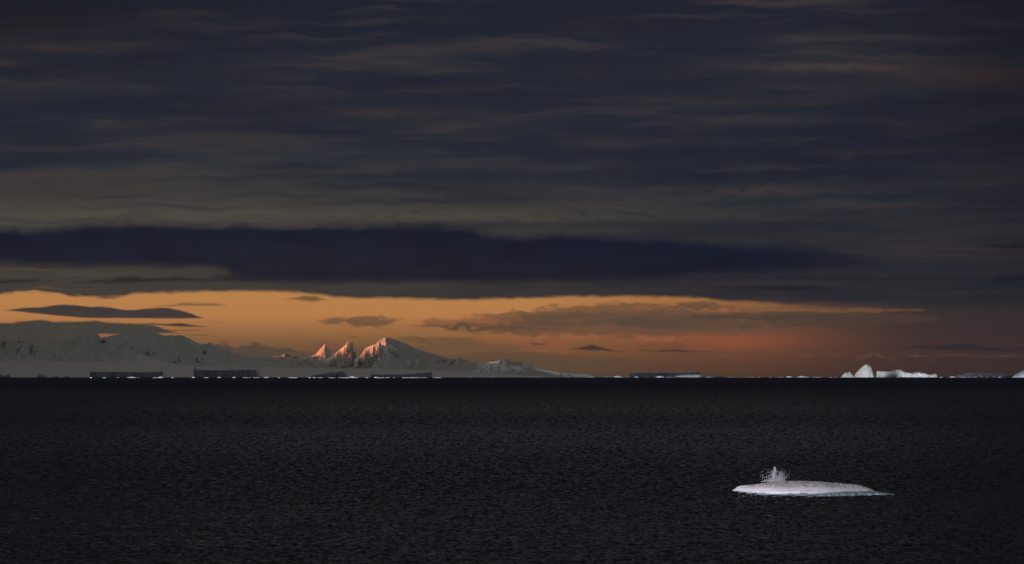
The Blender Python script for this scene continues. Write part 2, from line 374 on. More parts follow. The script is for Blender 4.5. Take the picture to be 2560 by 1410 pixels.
def mesh_obj(name, verts, faces, mats, parent=None, smooth=True, attrs=None):
    me = bpy.data.meshes.new(name)
    verts = np.asarray(verts, dtype=np.float32).reshape(-1, 3)
    if isinstance(faces, np.ndarray):
        nf, k = faces.shape
        me.vertices.add(len(verts)); me.vertices.foreach_set('co', verts.ravel())
        me.loops.add(nf * k); me.loops.foreach_set('vertex_index', faces.astype(np.int32).ravel())
        me.polygons.add(nf); me.polygons.foreach_set('loop_start', np.arange(0, nf * k, k, dtype=np.int32))
        me.update(calc_edges=True)
    else:
        me.from_pydata([tuple(map(float, v)) for v in verts], [], faces)
        me.update()
    if smooth:
        me.polygons.foreach_set('use_smooth', np.ones(len(me.polygons), dtype=bool))
    for an, av in (attrs or {}).items():
        at = me.attributes.new(an, 'FLOAT', 'POINT')
        at.data.foreach_set('value', np.asarray(av, dtype=np.float32).ravel())
    me.materials.append(mats)
    o = bpy.data.objects.new(name, me)
    C.objects.link(o)
    if parent: o.parent = parent
    return o
def grid_faces(nr, nc, off=0):
    i = np.arange(nr - 1)[:, None] * nc + np.arange(nc - 1)[None, :] + off
    return np.stack([i, i + 1, i + nc + 1, i + nc], -1).reshape(-1, 4)
def tag(o, label=None, cat=None, group=None, kind=None):
    if label: o['label'] = label
    if cat: o['category'] = cat
    if group: o['group'] = group
    if kind: o['kind'] = kind
    return o
def empty(name, loc):
    o = bpy.data.objects.new(name, None); o.location = loc; o.empty_display_size = 1.0
    C.objects.link(o)
    return o

# ------------------------------------------------------------------ materials
def new_mat(name):
    m = bpy.data.materials.new(name); m.use_nodes = True
    b = m.node_tree.nodes['Principled BSDF']
    return m, G(m.node_tree), b
def pos(gg):
    return gg.n('ShaderNodeNewGeometry').outputs['Position']

def mat_water():
    m, q, b = new_mat('sea_water')
    geo = q.n('ShaderNodeNewGeometry')
    p = geo.outputs['Position']
    s = q.n('ShaderNodeSeparateXYZ'); m.node_tree.links.new(p, s.inputs[0])
    dist = s.outputs[1]
    # wavelets finer than the mesh: slope field
    vv = q.xyz(q.mul(s.outputs[0], 1.15), q.mul(s.outputs[1], 0.62), 0.0)
    c1 = q.noise(vv, 1.0, 3, 0.6, 0.3, color=True)
    vv2 = q.xyz(q.mul(s.outputs[0], 0.42), q.mul(s.outputs[1], 0.10), 4.0)
    c2 = q.noise(vv2, 1.0, 3, 0.6, 0.2, color=True)
    def slope(c, ax, ay):
        t = q.n('ShaderNodeSeparateColor'); m.node_tree.links.new(c, t.inputs[0])
        return q.mul(q.sub(t.outputs[0], 0.5), ax), q.mul(q.sub(t.outputs[1], 0.5), ay)
    a1, b1 = slope(c1, 0.5, 0.75)
    a2, b2 = slope(c2, 0.4, 1.0)
    far = q.ss(300, 1000, dist)
    near_k = q.add(0.85, q.mul(far, 0.15))
    sx = q.add(q.mul(a1, near_k), q.mul(a2, far))
    sy = q.add(q.mul(b1, near_k), q.mul(b2, far))
    # far off only the faces of the waves that look this way are seen over the crests before them
    sy = q.add(q.mul(q.sub(1.0, far), sy), q.mul(far, q.sub(q.mul(q.m('ABSOLUTE', sy), -0.8), q.add(0.05, q.mul(q.ss(600, 3200, dist), 0.34)))))
    # steep little fronts of the wavelets, ragged short dashes, larger ones farther out
    def fronts(kx, ky, seed_, lo, hi):
        n_ = q.noise(q.xyz(q.mul(s.outputs[0], kx), q.mul(s.outputs[1], ky), seed_), 1.0, 5, 0.62, 0.25)
        return q.ss(lo, hi, n_)
    fa = q.mul(fronts(1.9, 1.05, 7.0, 0.495, 0.575), q.ss(620, 330, dist))
    fb = q.mul(fronts(0.95, 0.30, 13.0, 0.495, 0.575), q.mul(q.ss(260, 480, dist), q.ss(1150, 760, dist)))
    fc = q.mul(fronts(0.48, 0.075, 17.0, 0.495, 0.59), q.mul(q.ss(700, 950, dist), q.ss(4800, 1100, dist)))
    sy = q.sub(sy, q.mul(q.sub(1.0, far), 0.05))
    sy = q.sub(sy, q.mul(q.mn(q.add(q.add(fa, fb), fc), 1.0), 0.62))
    ad = q.n('ShaderNodeVectorMath'); ad.operation = 'ADD'
    q.put(ad.inputs[0], geo.outputs['Normal']); q.put(ad.inputs[1], q.xyz(sx, sy, 0.0))
    nm = q.n('ShaderNodeVectorMath'); nm.operation = 'NORMALIZE'; q.put(nm.inputs[0], ad.outputs[0])
    q.put(b.inputs['Normal'], nm.outputs[0])
    b.inputs['Base Color'].default_value = (0.002, 0.002, 0.004, 1)
    b.inputs['Roughness'].default_value = 0.08
    b.inputs['IOR'].default_value = 1.333
    return m

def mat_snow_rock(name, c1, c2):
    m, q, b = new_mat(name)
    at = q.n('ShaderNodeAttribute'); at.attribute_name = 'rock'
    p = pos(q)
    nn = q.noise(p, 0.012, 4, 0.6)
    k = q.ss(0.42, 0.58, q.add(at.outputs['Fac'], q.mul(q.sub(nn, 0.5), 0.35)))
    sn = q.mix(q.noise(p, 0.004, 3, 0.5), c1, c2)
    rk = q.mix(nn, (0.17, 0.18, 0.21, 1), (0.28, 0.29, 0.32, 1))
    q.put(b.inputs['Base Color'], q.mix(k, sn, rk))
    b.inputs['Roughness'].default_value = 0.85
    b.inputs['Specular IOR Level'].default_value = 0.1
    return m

def mat_snow(name, c1, c2, scale=0.05, rough=0.7, sss=0.0):
    m, q, b = new_mat(name)
    p = pos(q)
    q.put(b.inputs['Base Color'], q.mix(q.noise(p, scale, 4, 0.55), c1, c2))
    b.inputs['Roughness'].default_value = rough
    b.inputs['Specular IOR Level'].default_value = 0.2
    return m

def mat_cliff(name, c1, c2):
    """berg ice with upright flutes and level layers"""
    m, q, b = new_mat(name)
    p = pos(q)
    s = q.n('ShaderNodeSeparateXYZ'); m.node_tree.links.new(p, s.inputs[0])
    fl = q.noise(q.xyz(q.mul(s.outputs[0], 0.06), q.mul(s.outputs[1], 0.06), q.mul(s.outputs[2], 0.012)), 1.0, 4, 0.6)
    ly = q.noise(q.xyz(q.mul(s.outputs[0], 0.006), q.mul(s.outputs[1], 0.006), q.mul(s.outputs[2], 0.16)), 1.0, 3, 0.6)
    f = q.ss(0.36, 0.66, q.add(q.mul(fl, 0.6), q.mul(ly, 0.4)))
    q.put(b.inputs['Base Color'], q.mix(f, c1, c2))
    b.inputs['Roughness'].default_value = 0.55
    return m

M_water = mat_water()
M_mount = mat_snow_rock('mountain_snow_and_rock', (0.69, 0.73, 0.69, 1), (0.62, 0.66, 0.63, 1))
M_hill = mat_snow_rock('fresh_snow', (0.82, 0.81, 0.77, 1), (0.76, 0.76, 0.74, 1))
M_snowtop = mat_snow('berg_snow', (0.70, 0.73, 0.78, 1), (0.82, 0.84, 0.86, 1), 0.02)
M_white = mat_snow('white_berg_ice', (0.62, 0.68, 0.64, 1), (0.72, 0.76, 0.71, 1), 0.03)
M_brash = mat_snow('brash_ice', (0.66, 0.69, 0.72, 1), (0.80, 0.81, 0.82, 1), 0.2)
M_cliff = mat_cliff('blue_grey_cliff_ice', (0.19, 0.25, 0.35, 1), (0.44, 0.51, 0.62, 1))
M_faint = mat_cliff('darkened_berg_ice', (0.09, 0.105, 0.12, 1), (0.15, 0.165, 0.18, 1))  # shade put into the ice colour, offsets the glow on this berg
M_dull = mat_cliff('dull_berg_ice', (0.40, 0.46, 0.52, 1), (0.56, 0.60, 0.64, 1))

# ------------------------------------------------------------------ sea: a curved sheet, real wavelets in the view
def ocean_tile(n, size, kp, slope, seed, spread=2.0):
    rng = np.random.default_rng(seed)
    kx = np.fft.fftfreq(n, size / n) * 2 * np.pi
    KX, KY = np.meshgrid(kx, kx)
    kk = np.hypot(KX, KY); kk[0, 0] = 1e9
    ct = np.abs(KY) / kk
    amp = np.where(kk < 1e8, kk ** -2.0 * np.exp(-0.5 * (kp / kk) ** 2) * (0.08 + ct ** spread), 0)
    amp *= np.exp(-(kk * 0.12) ** 2)
    h = np.fft.ifft2(amp * (rng.normal(size=(n, n)) + 1j * rng.normal(size=(n, n)))).real
    gy = np.gradient(h, size / n, axis=0)
    return h * slope / gy.std()
T1 = ocean_tile(512, 92.0, 2 * np.pi / 2.2, 0.14, 3)
T2 = ocean_tile(512, 61.3, 2 * np.pi / 1.5, 0.09, 5)
T3 = ocean_tile(256, 310.0, 2 * np.pi / 26.0, 0.025, 9, 4.0)
def samp(T, size, x, y):
    n = T.shape[0]
    fx = (x / size * n) % n; fy = (y / size * n) % n
    ix = fx.astype(int); iy = fy.astype(int); ax = fx - ix; ay = fy - iy
    ix1 = (ix + 1) % n; iy1 = (iy + 1) % n; ix %= n; iy %= n
    return (T[iy, ix] * (1 - ax) + T[iy, ix1] * ax) * (1 - ay) + (T[iy1, ix] * (1 - ax) + T[iy1, ix1] * ax) * ay
D0, D1, AZ = 190.0, 1000.0, 0.215
rows = [D0]
while rows[-1] < D1: rows.append(rows[-1] + 0.2 * (rows[-1] / 200.0) ** 1.35)
rows = np.array(rows); rows[-1] = D1
azs = np.linspace(-AZ, AZ, 860)
RR, AA = np.meshgrid(rows, azs, indexing='ij')
X, Y = RR * np.sin(AA), RR * np.cos(AA)
fade = np.clip((D1 - RR) / 350.0, 0, 1) * np.clip((RR - D0) / 10, 0, 1) * np.clip((AZ - np.abs(AA)) / 0.01, 0, 1)
ca, sa = math.cos(0.22), math.sin(0.22)
gust = 0.8 + 0.35 * fbm(X / 60, Y / 140, None, 3, 77)
Z = curv(X, Y) + fade * (gust * (samp(T1, 92.0, X, Y) + samp(T2, 61.3, X * ca - Y * sa, X * sa + Y * ca)) + samp(T3, 310.0, X, Y))
v1 = np.stack([X, Y, Z], -1).reshape(-1, 3)
f1 = grid_faces(len(rows), len(azs))
rings = np.concatenate([np.linspace(2, D0, 12), np.geomspace(D1, 1.3e5, 150)])
az2 = np.concatenate([np.linspace(-AZ, AZ, 41), np.linspace(AZ, 2 * np.pi - AZ, 240)[1:]])
R2, A2 = np.meshgrid(rings, az2, indexing='ij')
R2 = np.where(np.cos(A2) > 0.05, np.minimum(R2, 8.4e4 / np.maximum(np.cos(A2), 0.05)), R2)
X2, Y2 = R2 * np.sin(A2), R2 * np.cos(A2)
v2 = np.stack([X2, Y2, curv(X2, Y2)], -1).reshape(-1, 3)
f2 = grid_faces(len(rings), len(az2)).reshape(len(rings) - 1, len(az2) - 1, 4)
keep = np.ones(f2.shape[:2], bool); keep[11, :40] = False
f2 = f2[keep] + len(v1)
ff = np.concatenate([f1, f2])
sea = mesh_obj('sea', np.concatenate([v1, v2]), ff[:, ::-1].copy(), M_water)
tag(sea, kind='structure')

# ------------------------------------------------------------------ mountains
def interp(pts, x):
    pts = sorted(pts)
    return np.interp(x, [p[0] for p in pts], [p[1] for p in pts])

def range_mesh(name, sky_pts, d, front, x0, x1, carve, fl_px, seed, rocks, step=1.0, nt_=150, jag=0.0, power=1.5, back=3000.0, mat=None, rockfl=9.0, bl=2.2, wander=1500.0):
    """a mountain range: crest from the photograph's skyline, slopes cut by gullies, d metres away"""
    px = np.arange(x0, x1 + step, step)
    sk = interp(sky_pts, px) + jag * fbm(px / 9.0, px * 0 + seed, None, 3, seed)
    crest = np.array([P(a, b, d)[2] for a, b in zip(px, sk)])
    xs = (px - 1280) * K * d / (cp)
    elev = np.maximum(crest - curv(xs, d), 5.0)
    t = np.concatenate([np.linspace(0, 1, nt_) ** 1.3])
    tb = np.array([-1.0, -0.45, -0.15])
    TT = np.concatenate([tb, t])[:, None]
    PXX = px[None, :] + 0 * TT
    # wandering crest line gives faces turned left and right
    off = wander * fbm(px / 120.0, px * 0, None, 3, seed + 40)[None, :] * np.clip(elev[None, :] / 600, 0, 1)
    e = elev[None, :]
    tpos = np.clip(TT, 0, 1)
    smooth_e = np.convolve(np.pad(elev, 60, mode='edge'), np.hanning(121) / np.hanning(121).sum(), 'valid')[None, :]
    blend = np.clip(tpos * bl, 0, 1)
    eb = e * (1 - blend) + np.minimum(smooth_e, e * 1.2 + 50) * blend
    H = eb * (1 - tpos) ** power
    H = np.where(TT < 0, e * (1 + TT), H)
    wx = PXX + 26 * fbm(PXX / 60.0, tpos * 3 + 5, None, 2, seed + 9)
    lean = (tpos * 60)[...] * 0.35
    rg = 1 - ridged((wx + lean) / fl_px, tpos * 3.0, 4, seed)
    rg2 = 1 - ridged((wx - lean) / (fl_px * 0.36), tpos * 7.0 + 9, 3, seed + 3)
    env = np.clip(tpos * 14, 0, 1) * np.clip((1 - tpos) * 2.2, 0, 1) ** 1.5
    H = H - env * np.minimum(carve * (rg + 0.5 * rg2), H * 0.75) * np.clip(e / 500.0, 0.1, 1.3)
    H = np.maximum(H, 1.0 * (1 - tpos))
    Yg = d - tpos * front + np.where(TT < 0, -TT * back, 0) + off * (1 - tpos)
    Xg = PXX * 0 + xs[None, :]
    Xg = Xg * (Yg / d)          # keep columns on their own bearing, as ridges run towards the sea
    Zg = H + curv(Xg, Yg)
    ypix = EYE_Y - (Zg - CAM_H) / Yg / K
    rk = np.zeros_like(H)
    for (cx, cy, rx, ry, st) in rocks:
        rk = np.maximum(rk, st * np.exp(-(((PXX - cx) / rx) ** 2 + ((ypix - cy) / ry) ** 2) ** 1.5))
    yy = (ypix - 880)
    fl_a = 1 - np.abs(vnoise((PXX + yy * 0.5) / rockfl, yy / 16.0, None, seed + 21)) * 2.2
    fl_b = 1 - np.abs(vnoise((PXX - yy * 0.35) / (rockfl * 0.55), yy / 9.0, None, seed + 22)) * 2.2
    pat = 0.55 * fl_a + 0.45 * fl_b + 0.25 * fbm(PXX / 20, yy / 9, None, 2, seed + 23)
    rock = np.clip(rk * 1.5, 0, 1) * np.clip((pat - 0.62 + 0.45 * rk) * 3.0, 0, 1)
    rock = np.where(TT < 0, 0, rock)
    V = np.stack([Xg, Yg, Zg], -1).reshape(-1, 3)
    o = mesh_obj(name, V, grid_faces(TT.shape[0], len(px)), mat or M_mount, attrs={'rock': rock})
    tag(o, kind='structure')
    return o

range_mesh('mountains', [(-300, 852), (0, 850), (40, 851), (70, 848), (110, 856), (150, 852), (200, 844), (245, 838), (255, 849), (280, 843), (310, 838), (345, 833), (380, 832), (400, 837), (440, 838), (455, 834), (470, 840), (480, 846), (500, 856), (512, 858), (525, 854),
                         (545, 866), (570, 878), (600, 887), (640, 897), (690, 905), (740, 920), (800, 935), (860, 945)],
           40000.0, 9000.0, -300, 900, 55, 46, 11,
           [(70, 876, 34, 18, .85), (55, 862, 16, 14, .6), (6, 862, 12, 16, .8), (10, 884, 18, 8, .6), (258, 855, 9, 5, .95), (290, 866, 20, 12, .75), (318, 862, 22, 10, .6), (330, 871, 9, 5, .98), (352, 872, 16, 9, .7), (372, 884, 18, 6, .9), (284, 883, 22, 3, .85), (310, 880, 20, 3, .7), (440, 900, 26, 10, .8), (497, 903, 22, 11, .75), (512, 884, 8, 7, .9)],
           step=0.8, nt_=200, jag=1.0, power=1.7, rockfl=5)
# base ridge of the middle group with its smooth dome
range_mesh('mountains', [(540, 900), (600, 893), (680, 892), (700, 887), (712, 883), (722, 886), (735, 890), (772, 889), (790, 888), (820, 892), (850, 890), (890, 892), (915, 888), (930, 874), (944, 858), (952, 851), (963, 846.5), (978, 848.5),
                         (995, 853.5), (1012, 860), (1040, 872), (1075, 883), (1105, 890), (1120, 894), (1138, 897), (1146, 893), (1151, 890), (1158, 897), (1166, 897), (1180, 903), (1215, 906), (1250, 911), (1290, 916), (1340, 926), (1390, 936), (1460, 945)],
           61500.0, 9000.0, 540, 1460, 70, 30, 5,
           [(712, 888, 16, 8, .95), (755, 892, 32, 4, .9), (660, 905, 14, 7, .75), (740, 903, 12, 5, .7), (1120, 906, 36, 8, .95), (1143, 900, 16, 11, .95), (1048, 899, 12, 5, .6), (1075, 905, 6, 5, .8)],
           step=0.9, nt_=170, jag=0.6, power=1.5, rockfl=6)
# crags in front of it, their heads in the last sun
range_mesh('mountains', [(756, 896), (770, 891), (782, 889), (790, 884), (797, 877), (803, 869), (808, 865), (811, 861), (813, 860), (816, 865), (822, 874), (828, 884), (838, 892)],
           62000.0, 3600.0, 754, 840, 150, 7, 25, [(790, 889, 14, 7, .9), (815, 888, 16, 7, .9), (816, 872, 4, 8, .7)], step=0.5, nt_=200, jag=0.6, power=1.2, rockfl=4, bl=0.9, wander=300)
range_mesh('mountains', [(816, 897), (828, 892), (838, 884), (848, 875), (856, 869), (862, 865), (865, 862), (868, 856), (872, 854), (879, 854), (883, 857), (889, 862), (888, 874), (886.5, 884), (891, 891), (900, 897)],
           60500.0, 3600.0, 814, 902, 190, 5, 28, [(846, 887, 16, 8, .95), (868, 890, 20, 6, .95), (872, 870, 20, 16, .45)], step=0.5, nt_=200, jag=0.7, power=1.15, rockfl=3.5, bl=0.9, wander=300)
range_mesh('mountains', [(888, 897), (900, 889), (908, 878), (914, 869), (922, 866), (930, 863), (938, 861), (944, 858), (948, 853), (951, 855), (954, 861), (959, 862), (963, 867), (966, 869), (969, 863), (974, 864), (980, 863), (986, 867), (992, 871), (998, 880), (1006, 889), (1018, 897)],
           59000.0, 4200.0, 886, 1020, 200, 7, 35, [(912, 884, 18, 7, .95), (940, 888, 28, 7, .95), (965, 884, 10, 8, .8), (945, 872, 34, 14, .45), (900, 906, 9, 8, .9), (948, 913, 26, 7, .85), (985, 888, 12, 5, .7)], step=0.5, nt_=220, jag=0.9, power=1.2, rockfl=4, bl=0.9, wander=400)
range_mesh('mountains', [(1120, 930), (1180, 912), (1225, 906), (1240, 903), (1252, 899), (1262, 895), (1268, 898), (1278, 904), (1300, 905), (1312, 907), (1330, 913), (1350, 921), (1400, 932), (1480, 938), (1560, 942), (1620, 946)],
           74000.0, 7000.0, 1120, 1620, 110, 30, 8,
           [(1250, 914, 20, 10, .95), (1285, 912, 16, 7, .7), (1300, 906, 8, 4, .6)], step=1.0, nt_=110, jag=0.5, power=1.5, rockfl=6)
range_mesh('snow_hills', [(-300, 905), (0, 903), (120, 901), (220, 906), (320, 900), (345, 886), (375, 893), (420, 908), (500, 916), (640, 918), (800, 920), (960, 922), (1080, 926), (1200, 932), (1340, 941), (1420, 946)],
           33000.0, 8000.0, -300, 1420, 30, 130, 15,
           [], step=3.0, nt_=60, jag=0.3, power=1.25, mat=M_hill)

# ------------------------------------------------------------------ unseen light blocker shaped like cloud, added out of view on the left:
# it keeps the evening glow off the mountains and the tabular bergs
def glow_blocker(path, nc):
    nr = 48
    tt = np.linspace(0, len(path) - 1, nc)
    pa = np.array(path)
    ctr = np.stack([np.interp(tt, range(len(path)), pa[:, i]) for i in range(3)], -1)
    th = np.linspace(0, math.pi, nr)
    w_ = ctr[:, 2] * 0.12 + 90
    taper = np.clip(np.minimum(tt, (len(path) - 1) - tt) / 0.03, 0.05, 1) ** 0.5
    cx = ctr[:, None, 0] + (np.cos(th)[None, :] * w_[:, None] * taper[:, None])
    cy = ctr[:, None, 1] + 0 * cx
    cz = ctr[:, None, 2] * np.sin(th)[None, :] ** 0.45 * taper[:, None]
    n1 = fbm(cx / 900, cy / 900, cz / 900, 4, 31)
    cx = cx + 110 * n1 * np.sin(th)
    cz = cz * (1 + 0.12 * n1) + curv(cx, cy) - 5
    m, q, b = new_mat('blocker_grey')
    q.put(b.inputs['Base Color'], q.mix(q.noise(pos(q), 0.0008, 4, 0.6), (0.30, 0.30, 0.33, 1), (0.45, 0.45, 0.47, 1)))
    b.inputs['Roughness'].default_value = 1.0; b.inputs['Specular IOR Level'].default_value = 0.0
    o = mesh_obj('glow_blocker', np.stack([cx, cy, cz], -1).reshape(-1, 3), grid_faces(nc, nr), m)
    tag(o, kind='stuff')
glow_blocker([(-2650.0, 7700.0, 900.0), (-3300.0, 10400.0, 1000.0), (-4600.0, 16000.0, 1300.0), (-7000.0, 29000.0, 1800.0), (-9200.0, 42000.0, 2150.0), (-11500.0, 55000.0, 2250.0)], 240)

# ------------------------------------------------------------------ icebergs
def local(o, V):
    return V - np.array(o.location)[None, :]

def loft(px, top, base, d, tilt, fr, bk, n, seed, amp, nth=28, crest=0.0):
    """a berg lofted along photograph columns; top and base are rows, section is a superellipse of power n"""
    px = np.asarray(px, float); m = len(px)
    s = np.linspace(-0.5, 0.5, m)
    dd = d + tilt * s
    base_pt = np.array([P(a, EYE_Y, q) for a, q in zip(px, dd)])
    x = base_pt[:, 0]
    z0 = curv(x, dd)
    h = np.array([P(a, b, q)[2] for a, b, q in zip(px, top, dd)]) - z0
    h = np.maximum(h, 0.02)
    th = np.linspace(0, math.pi, nth)
    c, sn = np.cos(th), np.clip(np.sin(th), 0, 1)
    yy = -np.sign(c) * np.abs(c) ** (2.0 / n)
    zz = sn ** (2.0 / n)
    fr = np.broadcast_to(np.asarray(fr, float), (m,)); bk = np.broadcast_to(np.asarray(bk, float), (m,))
    ext = np.where(yy[None, :] < 0, fr[:, None], bk[:, None])
    Xv = x[:, None] + 0 * yy[None, :]
    Yv = dd[:, None] + yy[None, :] * ext + crest
    Zv = h[:, None] * zz[None, :]
    sc_ = max(np.ptp(x) / 14.0, 0.01)
    hs = max(h.max() / 2.2, 0.01)
    nz = fbm(Xv / sc_, Yv / sc_, Zv / hs, 4, seed)
    nz2 = fbm(Xv / (sc_ * 0.3), Yv / (sc_ * 0.3), Zv / (hs * 0.6), 3, seed + 8)
    side = np.clip(1 - zz[None, :] ** 2, 0, 1)
    Yv = Yv + amp * sc_ * (nz + 0.4 * nz2) * side
    Xv = Xv + amp * 0.3 * sc_ * nz2 * side
    Zv = Zv - np.abs(nz) * amp * 0.10 * h[:, None] * np.where((zz > 0.1) & (zz < 0.97), 1, 0)[None, :]
    return Xv, Yv, Zv + z0[:, None] - np.where(zz < 1e-3, 0.5, 0)[None, :], zz

def berg(name, label, cat, prof_pts, base, d, tilt=0.0, fr=60.0, bk=120.0, n=2.0, seed=1, amp=0.25, mat=None, group=None, cap=None, step=1.0, jag=0.0, parent=None, capz=0.9, taper=True):
    x0, x1 = prof_pts[0][0], prof_pts[-1][0]
    px = np.arange(x0, x1 + step * 0.5, step)
    top = interp(prof_pts, px) + jag * fbm(px / 5.0, px * 0 + seed, None, 3, seed)
    top = np.minimum(top, base + 3)
    s = np.linspace(-1, 1, len(px))
    tp = np.clip(1 - np.abs(s) ** 6, 0.12, 1) if taper else np.ones(len(px))
    Xv, Yv, Zv, zz = loft(px, top, base, d, tilt, fr * tp, bk * tp, n, seed, amp)
    V = np.stack([Xv, Yv, Zv], -1).reshape(-1, 3)
    nr, nc = Xv.shape
    F = grid_faces(nr, nc)
    endL = list(range(nc)); endR = list(range((nr - 1) * nc, nr * nc))
    loc = (float(Xv.mean()), float(Yv.mean()), float(curv(Xv.mean(), Yv.mean())))
    if cap is None:
        o = mesh_obj(name, V - np.array(loc), [tuple(f) for f in F] + [tuple(endL[::-1]), tuple(endR)], mat)
        o.location = loc
        tag(o, label, cat, group)
        return o
    o = empty(name, loc); tag(o, label, cat, group)
    Fr = F.reshape(nr - 1, nc - 1, 4)
    ct = np.where((zz[:-1] + zz[1:]) / 2 > capz)[0]
    iscap = np.zeros(nc - 1, bool); iscap[ct] = True
    Vl = V - np.array(loc)
    def sub(mask, nm, mt, extra):
        fs = Fr[:, mask].reshape(-1, 4)
        fl = [tuple(f) for f in fs] + extra
        used = sorted({i for f in fl for i in f}); mp = {a: b for b, a in enumerate(used)}
        return mesh_obj(nm, Vl[used], [tuple(mp[i] for i in f) for f in fl], mt, o)
    sub(~iscap, 'ice_cliff', mat, [tuple(endL[::-1]), tuple(endR)])
    sub(iscap, 'snow_top', cap, [])
    return o

G_TAB = 'tabular icebergs along the horizon'
HB = 943.6
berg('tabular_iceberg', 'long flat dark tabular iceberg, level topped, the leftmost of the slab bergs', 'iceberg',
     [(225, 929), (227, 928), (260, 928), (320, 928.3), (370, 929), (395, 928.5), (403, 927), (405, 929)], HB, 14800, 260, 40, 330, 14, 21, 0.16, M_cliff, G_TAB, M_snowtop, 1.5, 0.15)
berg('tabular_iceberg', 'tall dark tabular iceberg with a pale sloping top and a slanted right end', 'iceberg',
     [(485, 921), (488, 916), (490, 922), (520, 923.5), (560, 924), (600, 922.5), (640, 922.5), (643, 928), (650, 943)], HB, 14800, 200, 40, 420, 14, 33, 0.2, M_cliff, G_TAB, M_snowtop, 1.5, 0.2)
berg('tabular_iceberg', 'low wedge shaped dark iceberg rising gently to its right end, under the sunlit mountain', 'iceberg',
     [(928, 936), (950, 936), (1000, 936.2), (1035, 934), (1060, 932), (1079, 929.5), (1080, 930)], HB, 14600, 240, 40, 120, 16, 41, 0.12, M_cliff, G_TAB, None, 1.5, 0.1)
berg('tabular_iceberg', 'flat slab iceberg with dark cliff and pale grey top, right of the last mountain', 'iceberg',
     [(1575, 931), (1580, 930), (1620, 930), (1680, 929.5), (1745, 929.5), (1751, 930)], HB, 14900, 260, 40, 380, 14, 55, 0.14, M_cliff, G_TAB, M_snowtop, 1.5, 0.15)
berg('weathered_iceberg', 'dark lumpy weathered iceberg with a stepped top between two slab bergs', 'iceberg',
     [(778, 942), (783, 936), (800, 933), (812, 930), (825, 929), (828, 925), (835, 926), (845, 927), (850, 925), (858, 924), (862, 930), (868, 938), (870, 943)], HB, 14600, 150, 60, 130, 3, 61, 0.5, M_cliff, None, M_snowtop, 1.0, 0.5, capz=0.8)
berg('weathered_iceberg', 'very low dark broken iceberg just right of the pale topped slab berg', 'iceberg',
     [(1758, 943), (1765, 939.5), (1780, 938.5), (1790, 938.5), (1796, 937), (1802, 940), (1808, 941.5), (1812, 943)], HB, 14800, 80, 40, 60, 3, 66, 0.5, M_cliff, None, None, 1.0, 0.4)
berg('weathered_iceberg', 'small dark blue iceberg with a notch cut by the left border', 'iceberg',
     [(-40, 930), (-10, 932), (2, 936), (8, 940), (14, 939), (20, 936.5), (24, 936.5), (25, 942)], 945, 14500, 30, 40, 60, 5, 71, 0.3, M_cliff, None, None, 1.0, 0.2)
berg('pinnacle_iceberg', 'white iceberg with a tall pointed peak and a small horn on its left', 'iceberg',
     [(2103, 943), (2108, 935), (2114, 930), (2120, 932), (2124, 928.5), (2128, 932), (2133, 938), (2136, 939), (2142, 930), (2150, 922), (2156, 917), (2160, 913.5), (2165, 912), (2167, 911), (2169, 913), (2174, 914.5), (2179, 918), (2182, 928), (2187, 937), (2190, 942)],
     HB, 14200, -60, 60, 60, 1.35, 81, 0.4, M_white, None, None, 0.5, 0.7)
berg('sloping_iceberg', 'long white iceberg with a central hump, sloping down to the right', 'iceberg',
     [(2192, 929), (2194, 928), (2215, 928.5), (2230, 928), (2243, 923.5), (2250, 924), (2262, 930), (2280, 932.5), (2295, 930), (2312, 933), (2325, 937), (2338, 934), (2345, 939), (2347, 943)],
     HB, 14500, -160, 70, 120, 4, 91, 0.45, M_white, None, None, 1.0, 0.35)
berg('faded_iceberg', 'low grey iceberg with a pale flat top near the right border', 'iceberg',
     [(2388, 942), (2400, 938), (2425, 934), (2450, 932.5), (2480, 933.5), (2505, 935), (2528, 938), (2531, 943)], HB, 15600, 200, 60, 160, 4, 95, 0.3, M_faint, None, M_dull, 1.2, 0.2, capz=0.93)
berg('faded_iceberg', 'pale grey wedge of iceberg cut off by the right border', 'iceberg',
     [(2530, 943), (2538, 938), (2550, 931), (2560, 926), (2580, 918), (2620, 916), (2650, 935)], HB, 15400, 60, 90, 120, 2.4, 97, 0.3, M_dull, None, None, 1.5, 0.2)
berg('rough_iceberg', 'low white rough iceberg floating in front of the pale topped slab berg', 'iceberg',
     [(1686, 943), (1690, 939.5), (1698, 938), (1705, 937), (1715, 937.5), (1725, 936.5), (1735, 937), (1742, 936), (1748, 936), (1752, 937.5), (1755, 943)], HB, 13700, 0, 25, 30, 2.2, 103, 0.7, M_white, None, None, 0.8, 0.6)
for (a, b, h_, sd, lb) in ((92, 117, 935.5, 3, 'faint hazy iceberg with a rounded top, leftmost of three before the snow slope'),
                           (130, 146, 938.5, 4, 'faint hazy low iceberg, middle of three before the snow slope'),
                           (160, 172, 938, 5, 'faint hazy small iceberg, rightmost of three before the snow slope')):
    berg('hazy_iceberg', lb, 'iceberg', [(a, 943), (a + 3, h_ + 3), (a + 8, h_), (b - 6, h_ + 0.6), (b - 2, h_ + 3), (b, 943)], HB, 15800, 0, 40, 40, 2.4, 120 + sd, 0.4, M_cliff, 'hazy icebergs on the left', None, 0.8, 0.3)

